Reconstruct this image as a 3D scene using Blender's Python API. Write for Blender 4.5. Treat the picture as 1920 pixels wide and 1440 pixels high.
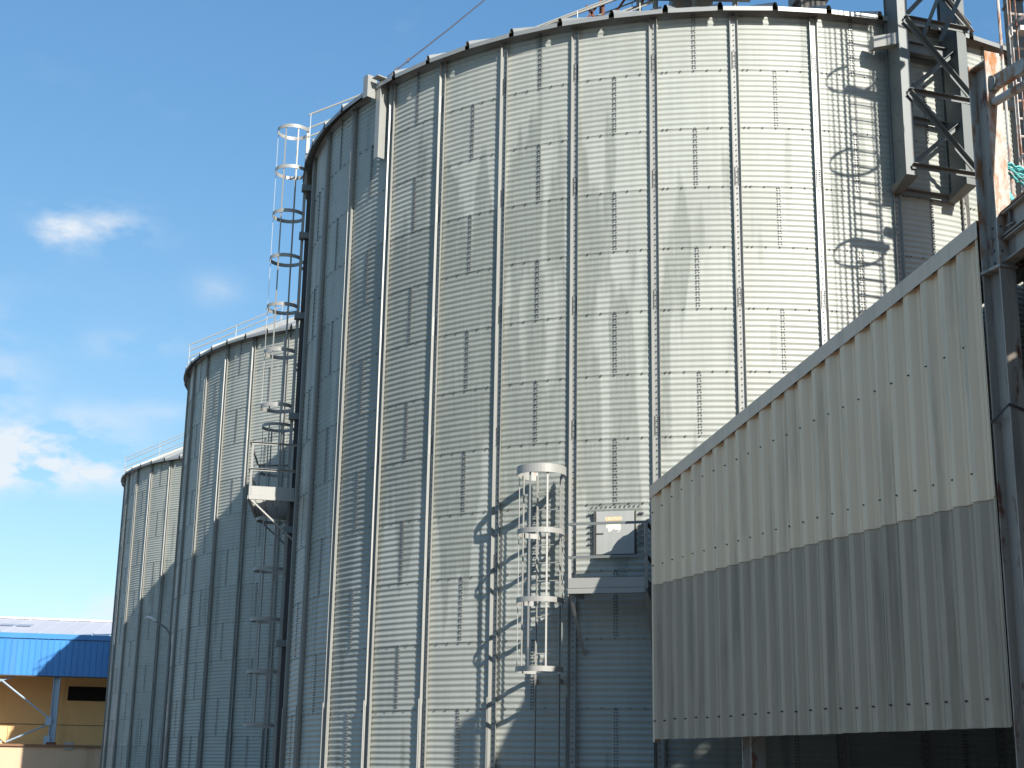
import bpy, math, random
import numpy as np
from mathutils import Vector, Matrix
random.seed(7)
rng = np.random.default_rng(7)
for o in list(bpy.data.objects): bpy.data.objects.remove(o)
SC = bpy.context.scene
COL = SC.collection
R_ = math.radians
V = Vector

# ------------------------------------------------------------------ camera
CZ = 1.6
pitch, roll, FPX = 0.26099, 0.0168, 2747.4
F = V((0, math.cos(pitch), math.sin(pitch))); R0 = V((1, 0, 0)); U0 = V((0, -math.sin(pitch), math.cos(pitch)))
Rv = R0*math.cos(roll)+U0*math.sin(roll); Uv = U0*math.cos(roll)-R0*math.sin(roll)
cam = bpy.data.cameras.new('camera'); camo = bpy.data.objects.new('camera', cam); COL.objects.link(camo)
m = Matrix.Identity(4)
for i in range(3):
    m[i][0] = Rv[i]; m[i][1] = Uv[i]; m[i][2] = -F[i]
m[2][3] = CZ
camo.matrix_world = m
cam.sensor_width = 36; cam.lens = FPX/1920*36; cam.clip_start = 0.1; cam.clip_end = 4000
SC.camera = camo

# ------------------------------------------------------------------ sun, sky, exposure
SUN_TH, SUN_EL = R_(29.5), R_(30.2)          # azimuth from -Y towards +X, elevation
sd = V((math.sin(SUN_TH)*math.cos(SUN_EL), -math.cos(SUN_TH)*math.cos(SUN_EL), math.sin(SUN_EL)))
sl = bpy.data.lights.new('sun', 'SUN'); sl.energy = 5.0; sl.angle = R_(0.53); sl.color = (1, 0.97, 0.915)
so = bpy.data.objects.new('sun', sl); COL.objects.link(so); so.rotation_euler = sd.to_track_quat('Z', 'Y').to_euler()
so.location = (0, 0, 60)
W = bpy.data.worlds.new('World'); SC.world = W; W.use_nodes = True
nt = W.node_tree; nt.nodes.clear()
def wn(t, **k):
    n = nt.nodes.new(t)
    for a, b in k.items(): setattr(n, a, b)
    return n
out = wn('ShaderNodeOutputWorld'); bg = wn('ShaderNodeBackground'); sky = wn('ShaderNodeTexSky')
sky.sky_type = 'NISHITA'; sky.sun_disc = False; sky.sun_elevation = SUN_EL
sky.sun_rotation = math.pi-SUN_TH
sky.air_density = 1.0; sky.dust_density = 0.45; sky.ozone_density = 3.0; sky.altitude = 50
bg.inputs['Strength'].default_value = 0.098
# soft clouds, part of the sky all the way round
tc = wn('ShaderNodeTexCoord'); mp = wn('ShaderNodeMapping'); mp.inputs['Scale'].default_value = (1, 1, 2.0)
mp.inputs['Location'].default_value = (0.35, 0.1, 0.0)
n1 = wn('ShaderNodeTexNoise'); n1.inputs['Scale'].default_value = 17; n1.inputs['Detail'].default_value = 9; n1.inputs['Roughness'].default_value = 0.58; n1.inputs['Distortion'].default_value = 0.1
n2 = wn('ShaderNodeTexNoise'); n2.inputs['Scale'].default_value = 3.0; n2.inputs['Detail'].default_value = 2
nt.links.new(tc.outputs['Generated'], mp.inputs['Vector'])
nt.links.new(mp.outputs[0], n1.inputs['Vector']); nt.links.new(mp.outputs[0], n2.inputs['Vector'])
def wmath(op, a, b=None, clamp=False):
    n = wn('ShaderNodeMath'); n.operation = op; n.use_clamp = clamp
    for i, x in enumerate((a, b)):
        if x is None: continue
        if hasattr(x, 'links'): nt.links.new(x, n.inputs[i])
        else: n.inputs[i].default_value = x
    return n.outputs[0]
def px_dir(u, v): return (F+Rv*((u-960)/FPX)-Uv*((v-720)/FPX)).normalized()
acc = None
vsub = []
for (u, v, ru, rv, amp) in ((60, 835, 130, 50, 1.7), (-40, 885, 230, 34, 1.5), (110, 425, 45, 36, 0.62), (210, 415, 55, 30, 0.62), (180, 440, 90, 26, 0.4), (120, 425, 40, 28, 0.25), (10, 720, 50, 40, 0.5), (270, 645, 95, 22, 0.36),
                            (405, 545, 42, 28, 0.32), (205, 1150, 70, 45, 0.9), (130, 885, 130, 20, 0.6), (340, 770, 120, 20, 0.3), (-500, 600, 300, 80, 1.0), (2600, 700, 300, 90, 1.0), (-1500, 900, 500, 80, 1.0)):
    d = px_dir(u, v)
    ex = Rv; ey = Uv
    def dot(vec):
        n = wn('ShaderNodeVectorMath'); n.operation = 'DOT_PRODUCT'; nt.links.new(tc.outputs['Generated'], n.inputs[0]); n.inputs[1].default_value = vec
        return n.outputs['Value']
    a = wmath('DIVIDE', wmath('SUBTRACT', dot(ex), d.dot(ex)), ru/FPX)
    b = wmath('DIVIDE', wmath('SUBTRACT', dot(ey), d.dot(ey)), rv/FPX)
    r2 = wmath('ADD', wmath('MULTIPLY', a, a), wmath('MULTIPLY', b, b))
    front = wmath('GREATER_THAN', dot(d), 0.3)
    g = wmath('MULTIPLY', wmath('MULTIPLY', wmath('POWER', 2.718, wmath('MULTIPLY', r2, -0.9)), amp), front)
    acc = g if acc is None else wmath('ADD', acc, g)
hi = wmath('MULTIPLY', wmath('SUBTRACT', n1.outputs['Fac'], 0.42), 4.2, True)
wisp = wmath('MULTIPLY', wmath('SUBTRACT', n1.outputs['Fac'], 0.60), 0.6, True)
fac = wmath('MINIMUM', wmath('MULTIPLY', acc, hi), 0.92)
fac = wmath('MAXIMUM', fac, wmath('MULTIPLY', wisp, n2.outputs['Fac']))
tint = wn('ShaderNodeMix'); tint.data_type = 'RGBA'; tint.blend_type = 'MULTIPLY'; tint.inputs['Factor'].default_value = 1.0
tint.inputs['B'].default_value = (1, 1, 1, 1)
sr = wn('ShaderNodeSeparateColor'); cr = wn('ShaderNodeCombineColor'); nt.links.new(sky.outputs[0], sr.inputs[0])
for ch, gain, gm in ((0, 0.90, 1.0), (1, 1.39, 0.80), (2, 1.98, 0.64)):     # one colour grade for the whole sky
    nt.links.new(wmath('MULTIPLY', wmath('POWER', sr.outputs[ch], gm), gain), cr.inputs[ch])
nt.links.new(cr.outputs[0], tint.inputs['A'])
mx = wn('ShaderNodeMix'); mx.data_type = 'RGBA'
nt.links.new(fac, mx.inputs['Factor']); nt.links.new(tint.outputs['Result'], mx.inputs['A']); mx.inputs['B'].default_value = (5.6, 6.0, 6.4, 1)
nt.links.new(mx.outputs['Result'], bg.inputs['Color']); nt.links.new(bg.outputs[0], out.inputs[0])
SC.view_settings.view_transform = 'Standard'; SC.view_settings.look = 'None'; SC.view_settings.gamma = 1; SC.view_settings.exposure = 0.62
SC.view_settings.use_curve_mapping = False

# ------------------------------------------------------------------ materials
def mat(name, base, rough=0.6, metal=0.0, var=0.06, nscale=(1, 1, 1), streak=None, rust=0.0, rustcol=(0.20, 0.065, 0.02), objvar=0.0, bump=0.0, dirt=None, grit=0.0, stain=None, spec=0.5, rust_scale=9.0, rust_soft=0.08):
    M = bpy.data.materials.new(name); M.use_nodes = True
    t = M.node_tree; P = t.nodes['Principled BSDF']
    L = t.links.new
    def N(ty, **k):
        n = t.nodes.new(ty)
        for a, b in k.items(): setattr(n, a, b)
        return n
    def mth(op, a, b=None, clamp=False):
        n = N('ShaderNodeMath'); n.operation = op; n.use_clamp = clamp
        for i, x in enumerate((a, b)):
            if x is None: continue
            if hasattr(x, 'links'): L(x, n.inputs[i])
            else: n.inputs[i].default_value = x
        return n.outputs[0]
    geo = N('ShaderNodeNewGeometry')
    def noise(scale, vec=(1, 1, 1), det=4, rough_=0.55, off=(0, 0, 0)):
        mpn = N('ShaderNodeMapping'); mpn.inputs['Scale'].default_value = vec; mpn.inputs['Location'].default_value = off
        L(geo.outputs['Position'], mpn.inputs['Vector'])
        n = N('ShaderNodeTexNoise'); n.inputs['Scale'].default_value = scale; n.inputs['Detail'].default_value = det; n.inputs['Roughness'].default_value = rough_
        L(mpn.outputs[0], n.inputs['Vector']); return n.outputs['Fac']
    def mixc(f, A, B, mode='MIX'):
        n = N('ShaderNodeMix'); n.data_type = 'RGBA'; n.blend_type = mode
        if hasattr(f, 'links'): L(f, n.inputs['Factor'])
        else: n.inputs['Factor'].default_value = f
        for x, s in ((A, 'A'), (B, 'B')):
            if hasattr(x, 'links'): L(x, n.inputs[s])
            else: n.inputs[s].default_value = (*x, 1)
        return n.outputs['Result']
    val = mth('ADD', mth('MULTIPLY', mth('SUBTRACT', noise(1.3, nscale), 0.5), var*4), 1.0)
    if streak: val = mth('MULTIPLY', val, mth('ADD', mth('MULTIPLY', mth('SUBTRACT', noise(streak[0], (1, 1, 0.05), 3), 0.5), streak[1]*4), 1.0))
    if grit: val = mth('MULTIPLY', val, mth('ADD', mth('MULTIPLY', mth('SUBTRACT', noise(60, (1, 1, 1), 2), 0.5), grit*4), 1.0))
    if objvar:
        oi = N('ShaderNodeObjectInfo'); val = mth('MULTIPLY', val, mth('ADD', mth('MULTIPLY', mth('SUBTRACT', oi.outputs['Random'], 0.5), objvar*2), 1.0))
    cb = N('ShaderNodeCombineXYZ')
    for i in range(3): L(mth('MULTIPLY', val, base[i]), cb.inputs[i])
    c = cb.outputs[0]
    if stain:
        # weathered zinc: dark tongues with ragged tops that run down the sheets
        cx, cz, rx, rz, col, amt = stain
        sx = N('ShaderNodeSeparateXYZ'); L(geo.outputs['Position'], sx.inputs[0])
        ax = mth('DIVIDE', mth('SUBTRACT', sx.outputs[0], cx), rx); az = mth('DIVIDE', mth('SUBTRACT', sx.outputs[2], cz), rz)
        reg = mth('SUBTRACT', 1.0, mth('ADD', mth('MULTIPLY', ax, ax), mth('MULTIPLY', az, az)), True)
        reg = mth('ADD', mth('MULTIPLY', reg, 0.30), 0.0)
        s1 = noise(2.3, (1.2, 1.2, 0.13), 2.0, 0.4, (5.3, 4.0, 2.0)); s2 = noise(5.5, (1, 1, 0.1), 3, 0.6, (7, 2, 0))
        s = mth('ADD', mth('MULTIPLY', s1, 0.80), mth('MULTIPLY', s2, 0.20))
        f = mth('MULTIPLY', mth('SUBTRACT', mth('ADD', s, reg), 0.60), 16.0, True)
        f2 = mth('MULTIPLY', f, mth('ADD', mth('MULTIPLY', noise(24, (1, 1, 0.06), 2), 0.9), 0.2), True)
        c = mixc(mth('MULTIPLY', f2, amt), c, col)
    if dirt:
        dcol, damt, dsc = dirt
        f = mth('MULTIPLY', mth('SUBTRACT', noise(dsc, (1, 1, 0.07), 4, 0.6, (5, 5, 1)), 0.52), 6.0, True)
        c = mixc(mth('MULTIPLY', f, damt), c, dcol)
    if rust:
        f = mth('MULTIPLY', mth('SUBTRACT', mth('ADD', mth('MULTIPLY', noise(rust_scale, (1, 1, 0.35), 8, 0.68, (2, 9, 4)), 1.0), rust*0.4), 0.68), 1.0/rust_soft, True)
        rc = mixc(noise(30, (1, 1, 1), 3), rustcol, tuple(min(1, x*2.6) for x in rustcol))
        c = mixc(f, c, rc)
        L(mth('ADD', rough, mth('MULTIPLY', f, 0.25), True), P.inputs['Roughness'])
        L(mth('MULTIPLY', mth('SUBTRACT', 1.0, f), metal), P.inputs['Metallic'])
    else:
        P.inputs['Roughness'].default_value = rough; P.inputs['Metallic'].default_value = metal
    P.inputs['Specular IOR Level'].default_value = spec
    L(c, P.inputs['Base Color'])
    if bump:
        b = N('ShaderNodeBump'); b.inputs['Strength'].default_value = bump; b.inputs['Distance'].default_value = 0.01
        L(noise(25, (1, 1, 1), 4), b.inputs['Height']); L(b.outputs[0], P.inputs['Normal'])
    return M
MT = {
 'sheet': mat('galvanised_sheet', (0.36, 0.367, 0.322), 0.52, 0.08, 0.05, streak=(9, 0.06), objvar=0.06, stain=(-1.0, 8.6, 5.2, 5.4, (0.165, 0.18, 0.155), 0.8)),
 'sheet_plain': mat('galvanised_rear', (0.365, 0.38, 0.325), 0.5, 0.12, 0.03),
 'stiff': mat('galvanised_frame', (0.32, 0.315, 0.285), 0.45, 0.2, 0.04, streak=(7, 0.03), objvar=0.03),
 'bolt': mat('bolt_steel', (0.15, 0.15, 0.15), 0.42, 0.4, 0.02),
 'roof': mat('galvanised_roof', (0.30, 0.30, 0.28), 0.45, 0.25, 0.05, objvar=0.08, dirt=((0.24, 0.25, 0.235), 0.5, 2.5)),
 'white_galv': mat('ladder_galvanised', (0.32, 0.31, 0.28), 0.5, 0.1, 0.06, rust=0.10, rustcol=(0.25, 0.14, 0.08), rust_scale=5),
 'tower': mat('tower_steel', (0.165, 0.175, 0.165), 0.5, 0.15, 0.05, rust=0.12),
 'hatch': mat('hatch_plate', (0.37, 0.37, 0.34), 0.5, 0.05, 0.05, streak=(22, 0.07)),
 'dark': mat('dark_rubber_and_shadow', (0.06, 0.055, 0.05), 0.7, 0, 0.02),
 'col': mat('column_paint', (0.40, 0.335, 0.27), 0.55, 0.1, 0.07, streak=(8, 0.07), rust=0.26, rustcol=(0.09, 0.032, 0.018), rust_scale=4, dirt=((0.12, 0.11, 0.10), 0.6, 5)),
 'rusty': mat('rusty_flange', (0.47, 0.43, 0.37), 0.6, 0.0, 0.05, rust=0.60, rustcol=(0.20, 0.09, 0.035), rust_scale=9, rust_soft=0.16),
 'rust_dark': mat('rust_dark', (0.15, 0.06, 0.035), 0.8, 0, 0.1, rust=0.4, rustcol=(0.07, 0.03, 0.02)),
 'rustladder': mat('rusty_ladder', (0.50, 0.46, 0.41), 0.6, 0.1, 0.06, rust=0.42, rustcol=(0.17, 0.075, 0.04), rust_scale=5),
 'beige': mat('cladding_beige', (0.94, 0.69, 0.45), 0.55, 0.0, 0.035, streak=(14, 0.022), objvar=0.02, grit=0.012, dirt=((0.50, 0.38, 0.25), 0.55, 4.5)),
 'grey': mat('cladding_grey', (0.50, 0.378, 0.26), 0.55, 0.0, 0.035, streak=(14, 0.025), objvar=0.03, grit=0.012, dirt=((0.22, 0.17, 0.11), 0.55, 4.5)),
 'flash': mat('flashing', (0.80, 0.60, 0.425), 0.5, 0.0, 0.03, dirt=((0.36, 0.31, 0.25), 0.3, 3)),
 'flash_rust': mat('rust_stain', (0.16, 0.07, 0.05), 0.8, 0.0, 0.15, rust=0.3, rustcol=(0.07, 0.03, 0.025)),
 'blue': mat('blue_sheet', (0.045, 0.22, 0.52), 0.4, 0.0, 0.04, objvar=0.07, streak=(3, 0.04), dirt=((0.10, 0.24, 0.42), 0.5, 1.5)),
 'yellow': mat('yellow_render', (0.86, 0.56, 0.25), 0.85, 0.0, 0.04, dirt=((0.36, 0.27, 0.15), 0.5, 0.7), bump=0.2),
 'pink': mat('pink_render', (0.62, 0.42, 0.27), 0.85, 0.0, 0.05, streak=(1.6, 0.04), dirt=((0.42, 0.24, 0.14), 0.5, 1.2)),
 'ledge': mat('ledge_brown', (0.25, 0.13, 0.07), 0.85, 0.0, 0.12),
 'whiteroof': mat('pale_roof_sheet', (0.52, 0.50, 0.51), 0.45, 0.0, 0.03, objvar=0.03),
 'skylight': mat('skylight_sheet', (0.33, 0.33, 0.38), 0.35, 0.0, 0.04),
 'window': mat('dark_opening', (0.012, 0.010, 0.009), 0.95, 0.0, 0.05),
 'bluecol': mat('blue_grey_column', (0.33, 0.42, 0.50), 0.5, 0.1, 0.05),
 'concrete': mat('concrete', (0.34, 0.33, 0.31), 0.9, 0.0, 0.08, bump=0.4, grit=0.03),
 'ground': mat('yard_ground', (0.12, 0.11, 0.095), 0.95, 0.0, 0.12, bump=0.4, grit=0.04, dirt=((0.07, 0.065, 0.06), 0.6, 0.4)),
 'rope': mat('turquoise_rope', (0.16, 0.60, 0.58), 0.6, 0.0, 0.1, objvar=0.15),
 'label_tan': mat('label_tan', (0.62, 0.43, 0.22), 0.6, 0, 0.10),
 'label_cream': mat('label_cream', (0.86, 0.80, 0.62), 0.6, 0, 0.03),
 'cable': mat('steel_cable', (0.10, 0.095, 0.11), 0.5, 0.5, 0.02),
 'tan_under': mat('roof_underside', (0.36, 0.20, 0.10), 0.8, 0, 0.12, rust=0.25, rustcol=(0.12, 0.05, 0.03)),
 'lamp_white': mat('lamp_housing', (0.9, 0.88, 0.85), 0.4, 0, 0.03),
 'blindmachinery': mat('machinery_grey', (0.20, 0.21, 0.20), 0.6, 0.3, 0.1, rust=0.25),
}

# ------------------------------------------------------------------ mesh helpers
class MB:
    def __init__(s): s.v = []; s.f = []
    def add(s, vs, fs):
        n = len(s.v); s.v += [tuple(x) for x in vs]; s.f += [tuple(i+n for i in f) for f in fs]; return s
    def box(s, c, a, b, d):      # centre + three half vectors
        c = V(c); a, b, d = V(a), V(b), V(d)
        vs = [c+a*i+b*j+d*k for i in (-1, 1) for j in (-1, 1) for k in (-1, 1)]
        return s.add(vs, [(0, 1, 3, 2), (4, 6, 7, 5), (0, 4, 5, 1), (2, 3, 7, 6), (0, 2, 6, 4), (1, 5, 7, 3)])
    def prism(s, prof, p, q, x, y, caps=True):   # closed 2D profile swept from p to q
        p, q, x, y = V(p), V(q), V(x).normalized(), V(y).normalized(); n = len(prof)
        vs = [p+x*a+y*b for a, b in prof]+[q+x*a+y*b for a, b in prof]
        fs = [(i, (i+1) % n, n+(i+1) % n, n+i) for i in range(n)]
        if caps: fs += [tuple(range(n-1, -1, -1)), tuple(range(n, 2*n))]
        return s.add(vs, fs)
    def bar(s, p, q, w, t, up=(0, 0, 1)):   # w across, t along up
        p, q = V(p), V(q); d = (q-p).normalized(); up = V(up)
        x = d.cross(up)
        if x.length < 1e-4: x = d.cross(V((1, 0, 0)))
        x.normalize(); y = x.cross(d).normalized()
        return s.prism([(-w/2, -t/2), (w/2, -t/2), (w/2, t/2), (-w/2, t/2)], p, q, x, y)
    def angle(s, p, q, w, t, x, y):   # L section
        return s.prism([(0, 0), (w, 0), (w, t), (t, t), (t, w), (0, w)], p, q, x, y)
    def hsec(s, p, q, depth, width, x, y, tw=0.012, tf=0.016):  # I section: depth along x, flange width along y
        d, w = depth/2, width/2
        pr = [(-d, -w), (-d+tf, -w), (-d+tf, -tw/2), (d-tf, -tw/2), (d-tf, -w), (d, -w), (d, w), (d-tf, w), (d-tf, tw/2), (-d+tf, tw/2), (-d+tf, w), (-d, w)]
        return s.prism(pr, p, q, x, y)
    def chan(s, p, q, web, fl, x, y, t=0.008):   # U section: web along x centred, flanges towards +y
        w = web/2
        return s.prism([(-w, 0), (w, 0), (w, fl), (w-t, fl), (w-t, t), (-w+t, t), (-w+t, fl), (-w, fl)], p, q, x, y)
    def tube(s, pts, r, n=8, closed=False):
        pts = [V(p) for p in pts]; N = len(pts); vs = []; fs = []
        for i, p in enumerate(pts):
            a = pts[(i-1) % N] if (closed or i > 0) else p; b = pts[(i+1) % N] if (closed or i < N-1) else p
            d = (b-a).normalized(); u = d.cross(V((0, 0, 1)))
            if u.length < 1e-3: u = d.cross(V((1, 0, 0)))
            u.normalize(); w = d.cross(u)
            vs += [p+u*r*math.cos(2*math.pi*k/n)+w*r*math.sin(2*math.pi*k/n) for k in range(n)]
        for i in range(N if closed else N-1):
            j = (i+1) % N
            fs += [(i*n+k, i*n+(k+1) % n, j*n+(k+1) % n, j*n+k) for k in range(n)]
        if not closed: fs += [tuple(range(n-1, -1, -1)), tuple((N-1)*n+k for k in range(n))]
        return s.add(vs, fs)
    def band(s, pts, h, t, outs):     # flat bar hoop: points, height along z, thickness, outward dirs
        vs = []; N = len(pts)
        for p, o in zip(pts, outs):
            p, o = V(p), V(o)
            vs += [p-V((0, 0, h/2)), p+V((0, 0, h/2)), p+o*t+V((0, 0, h/2)), p+o*t-V((0, 0, h/2))]
        fs = [(i*4+k, i*4+(k+1) % 4, i*4+4+(k+1) % 4, i*4+4+k) for i in range(N-1) for k in range(4)]
        fs += [(3, 2, 1, 0), tuple((N-1)*4+k for k in range(4))]
        return s.add(vs, fs)
    def mesh(s, name, smooth=False):
        me = bpy.data.meshes.new(name); me.from_pydata(s.v, [], s.f); me.update()
        if smooth: me.polygons.foreach_set('use_smooth', [True]*len(me.polygons))
        return me
def link(name, me, material, parent=None, kind=None, smooth=False):
    if isinstance(me, MB): me = me.mesh(name, smooth)
    if material is not None and not me.materials: me.materials.append(MT[material])
    o = bpy.data.objects.new(name, me); COL.objects.link(o)
    if parent is not None:
        o.parent = parent
        if 'local' not in parent: o.matrix_parent_inverse = Matrix.Translation(-parent.location)
    if kind: o['kind'] = kind
    return o
def sub(name, mb, material, parent_mesh, kind=None, smooth=False):   # sub-part under a part whose own transform is identity
    o = link(name, mb, material, None, kind, smooth); o.parent = parent_mesh; return o
def thing(name, label, cat, loc, group=None, local=False):
    o = bpy.data.objects.new(name, None); COL.objects.link(o); o.location = loc; o.empty_display_size = 0.3
    o['label'] = label; o['category'] = cat
    if group: o['group'] = group
    if local: o['local'] = 1
    return o
def tag(o, label=None, cat=None, group=None):
    if label: o['label'] = label
    if cat: o['category'] = cat
    if group: o['group'] = group
    return o

# ------------------------------------------------------------------ ground
g = MB(); g.add([(-900, -300, 0), (900, -300, 0), (900, 1500, 0), (-900, 1500, 0)], [(0, 1, 2, 3)])
link('ground', g, 'ground', kind='structure')

# unseen warehouse-shaped block behind the camera, added to cut the sky fill
nb = MB()
nb.box((-14, -22, 6.5), (34, 0, 0), (0, 7, 0), (0, 0, 6.5)); nb.add([(-48.5, -14.5, 13), (20.5, -14.5, 13), (20.5, -22, 15), (-48.5, -22, 15), (-48.5, -29.5, 13), (20.5, -29.5, 13)], [(0, 1, 2, 3), (3, 2, 5, 4)])
nbo = link('added_sky_blocker', nb, 'concrete'); tag(nbo, 'plain grey warehouse-shaped block added unseen behind the viewer to cut sky light', 'warehouse')

# ------------------------------------------------------------------ silo kit (local frame: origin on the silo axis, angle 0 at -Y)
RS = 9.156; RING = 1.12; NR = 13; EAVE = 15.008; BAY = 9.0
def er(t): t = R_(t); return V((math.sin(t), -math.cos(t), 0))
def et(t): t = R_(t); return V((math.cos(t), math.sin(t), 0))
def sheet_mesh():
    nz, nt_ = 88, 9; vs = []; fs = []
    for i in range(nz+1):
        z = -RING*1.012*i/nz; ph = 2*math.pi*11*(-z)/RING
        off = 0.0072*math.cos(ph)+0.0035*(i/nz)
        for j in range(nt_+1):
            t = -0.12+18.24*j/nt_; r = RS+off+(0.0022 if j in (0,) else 0)
            e = er(t); vs.append((e.x*r, e.y*r, z))
    w = nt_+1
    for i in range(nz):
        for j in range(nt_): fs.append((i*w+j, (i+1)*w+j, (i+1)*w+j+1, i*w+j+1))
    return MB().add(vs, fs).mesh('wall_sheet', True)
ME = {'sheet': sheet_mesh()}
K0, K1 = -6, 17
def stiff_mesh(z0, z1, web=0.098, mouth=0.144, fl=0.066, base=0.011, t=0.005):
    a, b = web/2, mouth/2
    prof = [(-a, 0), (a, 0), (b, fl), (b-t, fl), (a-t, t), (-a+t, t), (-b+t, fl), (-b, fl)]
    return MB().prism(prof, (0, -(RS+base), z0), (0, -(RS+base), z1), (1, 0, 0), (0, -1, 0))
ME['stiff'] = stiff_mesh(0.45, EAVE-0.03).mesh('stiffener')
ME['lower'] = stiff_mesh(0.42, EAVE-11*RING+0.17, 0.128, 0.188, 0.078, 0.013, 0.007).mesh('lower_stiffener')
ME['splice'] = stiff_mesh(0, 0.36, 0.086, 0.130, 0.050, 0.0165, 0.004).mesh('splice_plate')
def bolts_mesh():
    P = []    # theta deg, z, radius offset
    for i in range(NR):
        zt = EAVE-i*RING
        for k in range(K0-1, K1+1):
            c = k*BAY
            if (k+i) % 2 == 0:
                for q in range(22):
                    z = zt-0.03-q*RING/22*0.985; d = 0.09+(0.035 if q % 2 else 0)
                    P.append((c-d, z, 0.006)); P.append((c+d+0.06, z, 0.007))
            for q in range(6):       # ring seam
                P.append((c-4.5+1.5*q+(0 if q else 100), zt-0.014, 0.012)) if i > 0 else None
            if True:                 # stiffener web bolts
                s = c+BAY/2
                for q in range(11): P.append((s, zt-0.05-q*RING/11, 0.019 if i < 11 else 0.023))
                if i in (0, 2, 4, 6, 8):
                    zb = zt-RING
                    for q in range(9):
                        z = zb+0.03+q*0.037
                        for d in (-0.19, 0.17): P.append((s+d+random.uniform(-.02, .02), z, 0.024))
    P = np.array([p for p in P if p[0] < 300 and K0*BAY-5 <= p[0] <= K1*BAY+5])
    P = P[(P[:, 0] < 200)]
    n = len(P); th = np.radians(P[:, 0]); r = RS+P[:, 2]
    E = np.stack([np.sin(th), -np.cos(th), 0*th], 1); T = np.stack([np.cos(th), np.sin(th), 0*th], 1)
    C = E*r[:, None]; C[:, 2] = P[:, 1]
    a = np.arange(6)*math.pi/3
    rad, h = 0.0145, 0.015
    ring = T[:, None, :]*np.cos(a)[None, :, None]*rad+np.array([0, 0, 1.])[None, None, :]*np.sin(a)[None, :, None]*rad
    v0 = C[:, None, :]+ring; v1 = v0*1.0+E[:, None, :]*h; v1 = v1-ring*0.18
    v = np.concatenate([v0, v1], 1).reshape(-1, 3)
    faces = []
    base = np.arange(n)*12
    q = np.array([[k, (k+1) % 6, 6+(k+1) % 6, 6+k] for k in range(6)])
    quads = (base[:, None, None]+q[None]).reshape(-1, 4)
    hexa = (base[:, None]+np.array([6, 7, 8, 9, 10, 11])[None])
    me = bpy.data.meshes.new('bolt_heads'); me.from_pydata(v.tolist(), [], quads.tolist()+hexa.tolist()); me.update()
    return me
ME['bolts'] = bolts_mesh()
def rear_mesh():
    mb = MB(); a0, a1 = K1*BAY, 360+K0*BAY; n = 48; vs = []; fs = []
    for j in range(n+1):
        e = er(a0+(a1-a0)*j/n); vs += [(e.x*RS, e.y*RS, 0.448), (e.x*RS, e.y*RS, EAVE)]
    fs = [(2*j, 2*j+2, 2*j+3, 2*j+1) for j in range(n)]
    return mb.add(vs, fs).mesh('rear_wall', True)
ME['rear'] = rear_mesh()
TANP = math.tan(R_(28)); RE = 9.40
def roofz(r): return EAVE+0.005+(RE-r)*TANP
def panel_mesh():
    """one 6 degree roof sheet: flat pan, standing rib on its right edge, turned-down drip lip at the eave"""
    mb = MB(); h = 0.08
    re, ri = RE, 0.75
    def P(t, r, up=0.0, dz=0.0): e = er(t); return (e.x*r, e.y*r, roofz(r)+up+dz)
    wr = lambda r: math.degrees(0.05/r)
    cols = []
    for r in (re, ri):
        w = wr(r)*1.0
        cols.append([P(-3+w, r), P(3-w, r), P(3-w*0.45, r, h), P(3+w*0.45, r, h), P(3+w, r, 0.0)])
    vs = cols[0]+cols[1]; fs = [(i, i+1, 6+i, 5+i) for i in range(4)]
    mb.add(vs, fs)
    w = wr(re)
    a, b = P(-3+w, re), P(3-w, re); mb.add([a, b, (b[0], b[1], b[2]-0.085), (a[0], a[1], a[2]-0.085)], [(0, 3, 2, 1)])
    c = [P(-3+w, re-0.012, -0.0), P(3-w, re-0.012, 0)]
    mb.add([(a[0], a[1], a[2]-0.085), (b[0], b[1], b[2]-0.085), (c[1][0], c[1][1], c[1][2]-0.092), (c[0][0], c[0][1], c[0][2]-0.092)], [(0, 3, 2, 1)])
    return mb.mesh('roof_panel')
ME['panel'] = panel_mesh()
ME['eave'] = MB()
vs = []; fs = []
for j in range(121):   # eave angle under the roof sheets, closing the gap to the wall
    e = er(j*3); vs += [(e.x*(RS+.0), e.y*(RS+.0), EAVE-0.03), (e.x*(RS+0.05), e.y*(RS+0.05), EAVE+0.05), (e.x*(RS-0.25), e.y*(RS-0.25), EAVE+0.10)]
fs = [(3*j+a, 3*j+3+a, 3*j+4+a, 3*j+1+a) for j in range(120) for a in (0, 1)]
ME['eave'] = ME['eave'].add(vs, fs).mesh('eave_angle')
cap = MB(); n = 32; vs = [(0.95*math.sin(2*math.pi*i/n), -0.95*math.cos(2*math.pi*i/n), z) for z in (roofz(0.95)-0.02, roofz(0.95)+0.25) for i in range(n)]
cap.add(vs, [(i, (i+1) % n, n+(i+1) % n, n+i) for i in range(n)]+[tuple(range(n, 2*n))]); ME['cap'] = cap.mesh('roof_cap')
fb = MB(); n = 80; rr = 9.35
vs = [(rr*math.sin(2*math.pi*i/n), -rr*math.cos(2*math.pi*i/n), z) for z in (-0.5, 0.445) for i in range(n)]
fb.add(vs, [(i, (i+1) % n, n+(i+1) % n, n+i) for i in range(n)]+[tuple(range(n, 2*n))]); ME['base'] = fb.mesh('foundation_ring')
def piece(key, name, material, root, rz=0.0, z=0.0, kind=None):
    o = bpy.data.objects.new(name, ME[key])
    if not ME[key].materials: ME[key].materials.append(MT[material])
    COL.objects.link(o); o.parent = root; o.rotation_euler = (0, 0, R_(rz)); o.location = (0, 0, z)
    if kind: o['kind'] = kind
    return o
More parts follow.
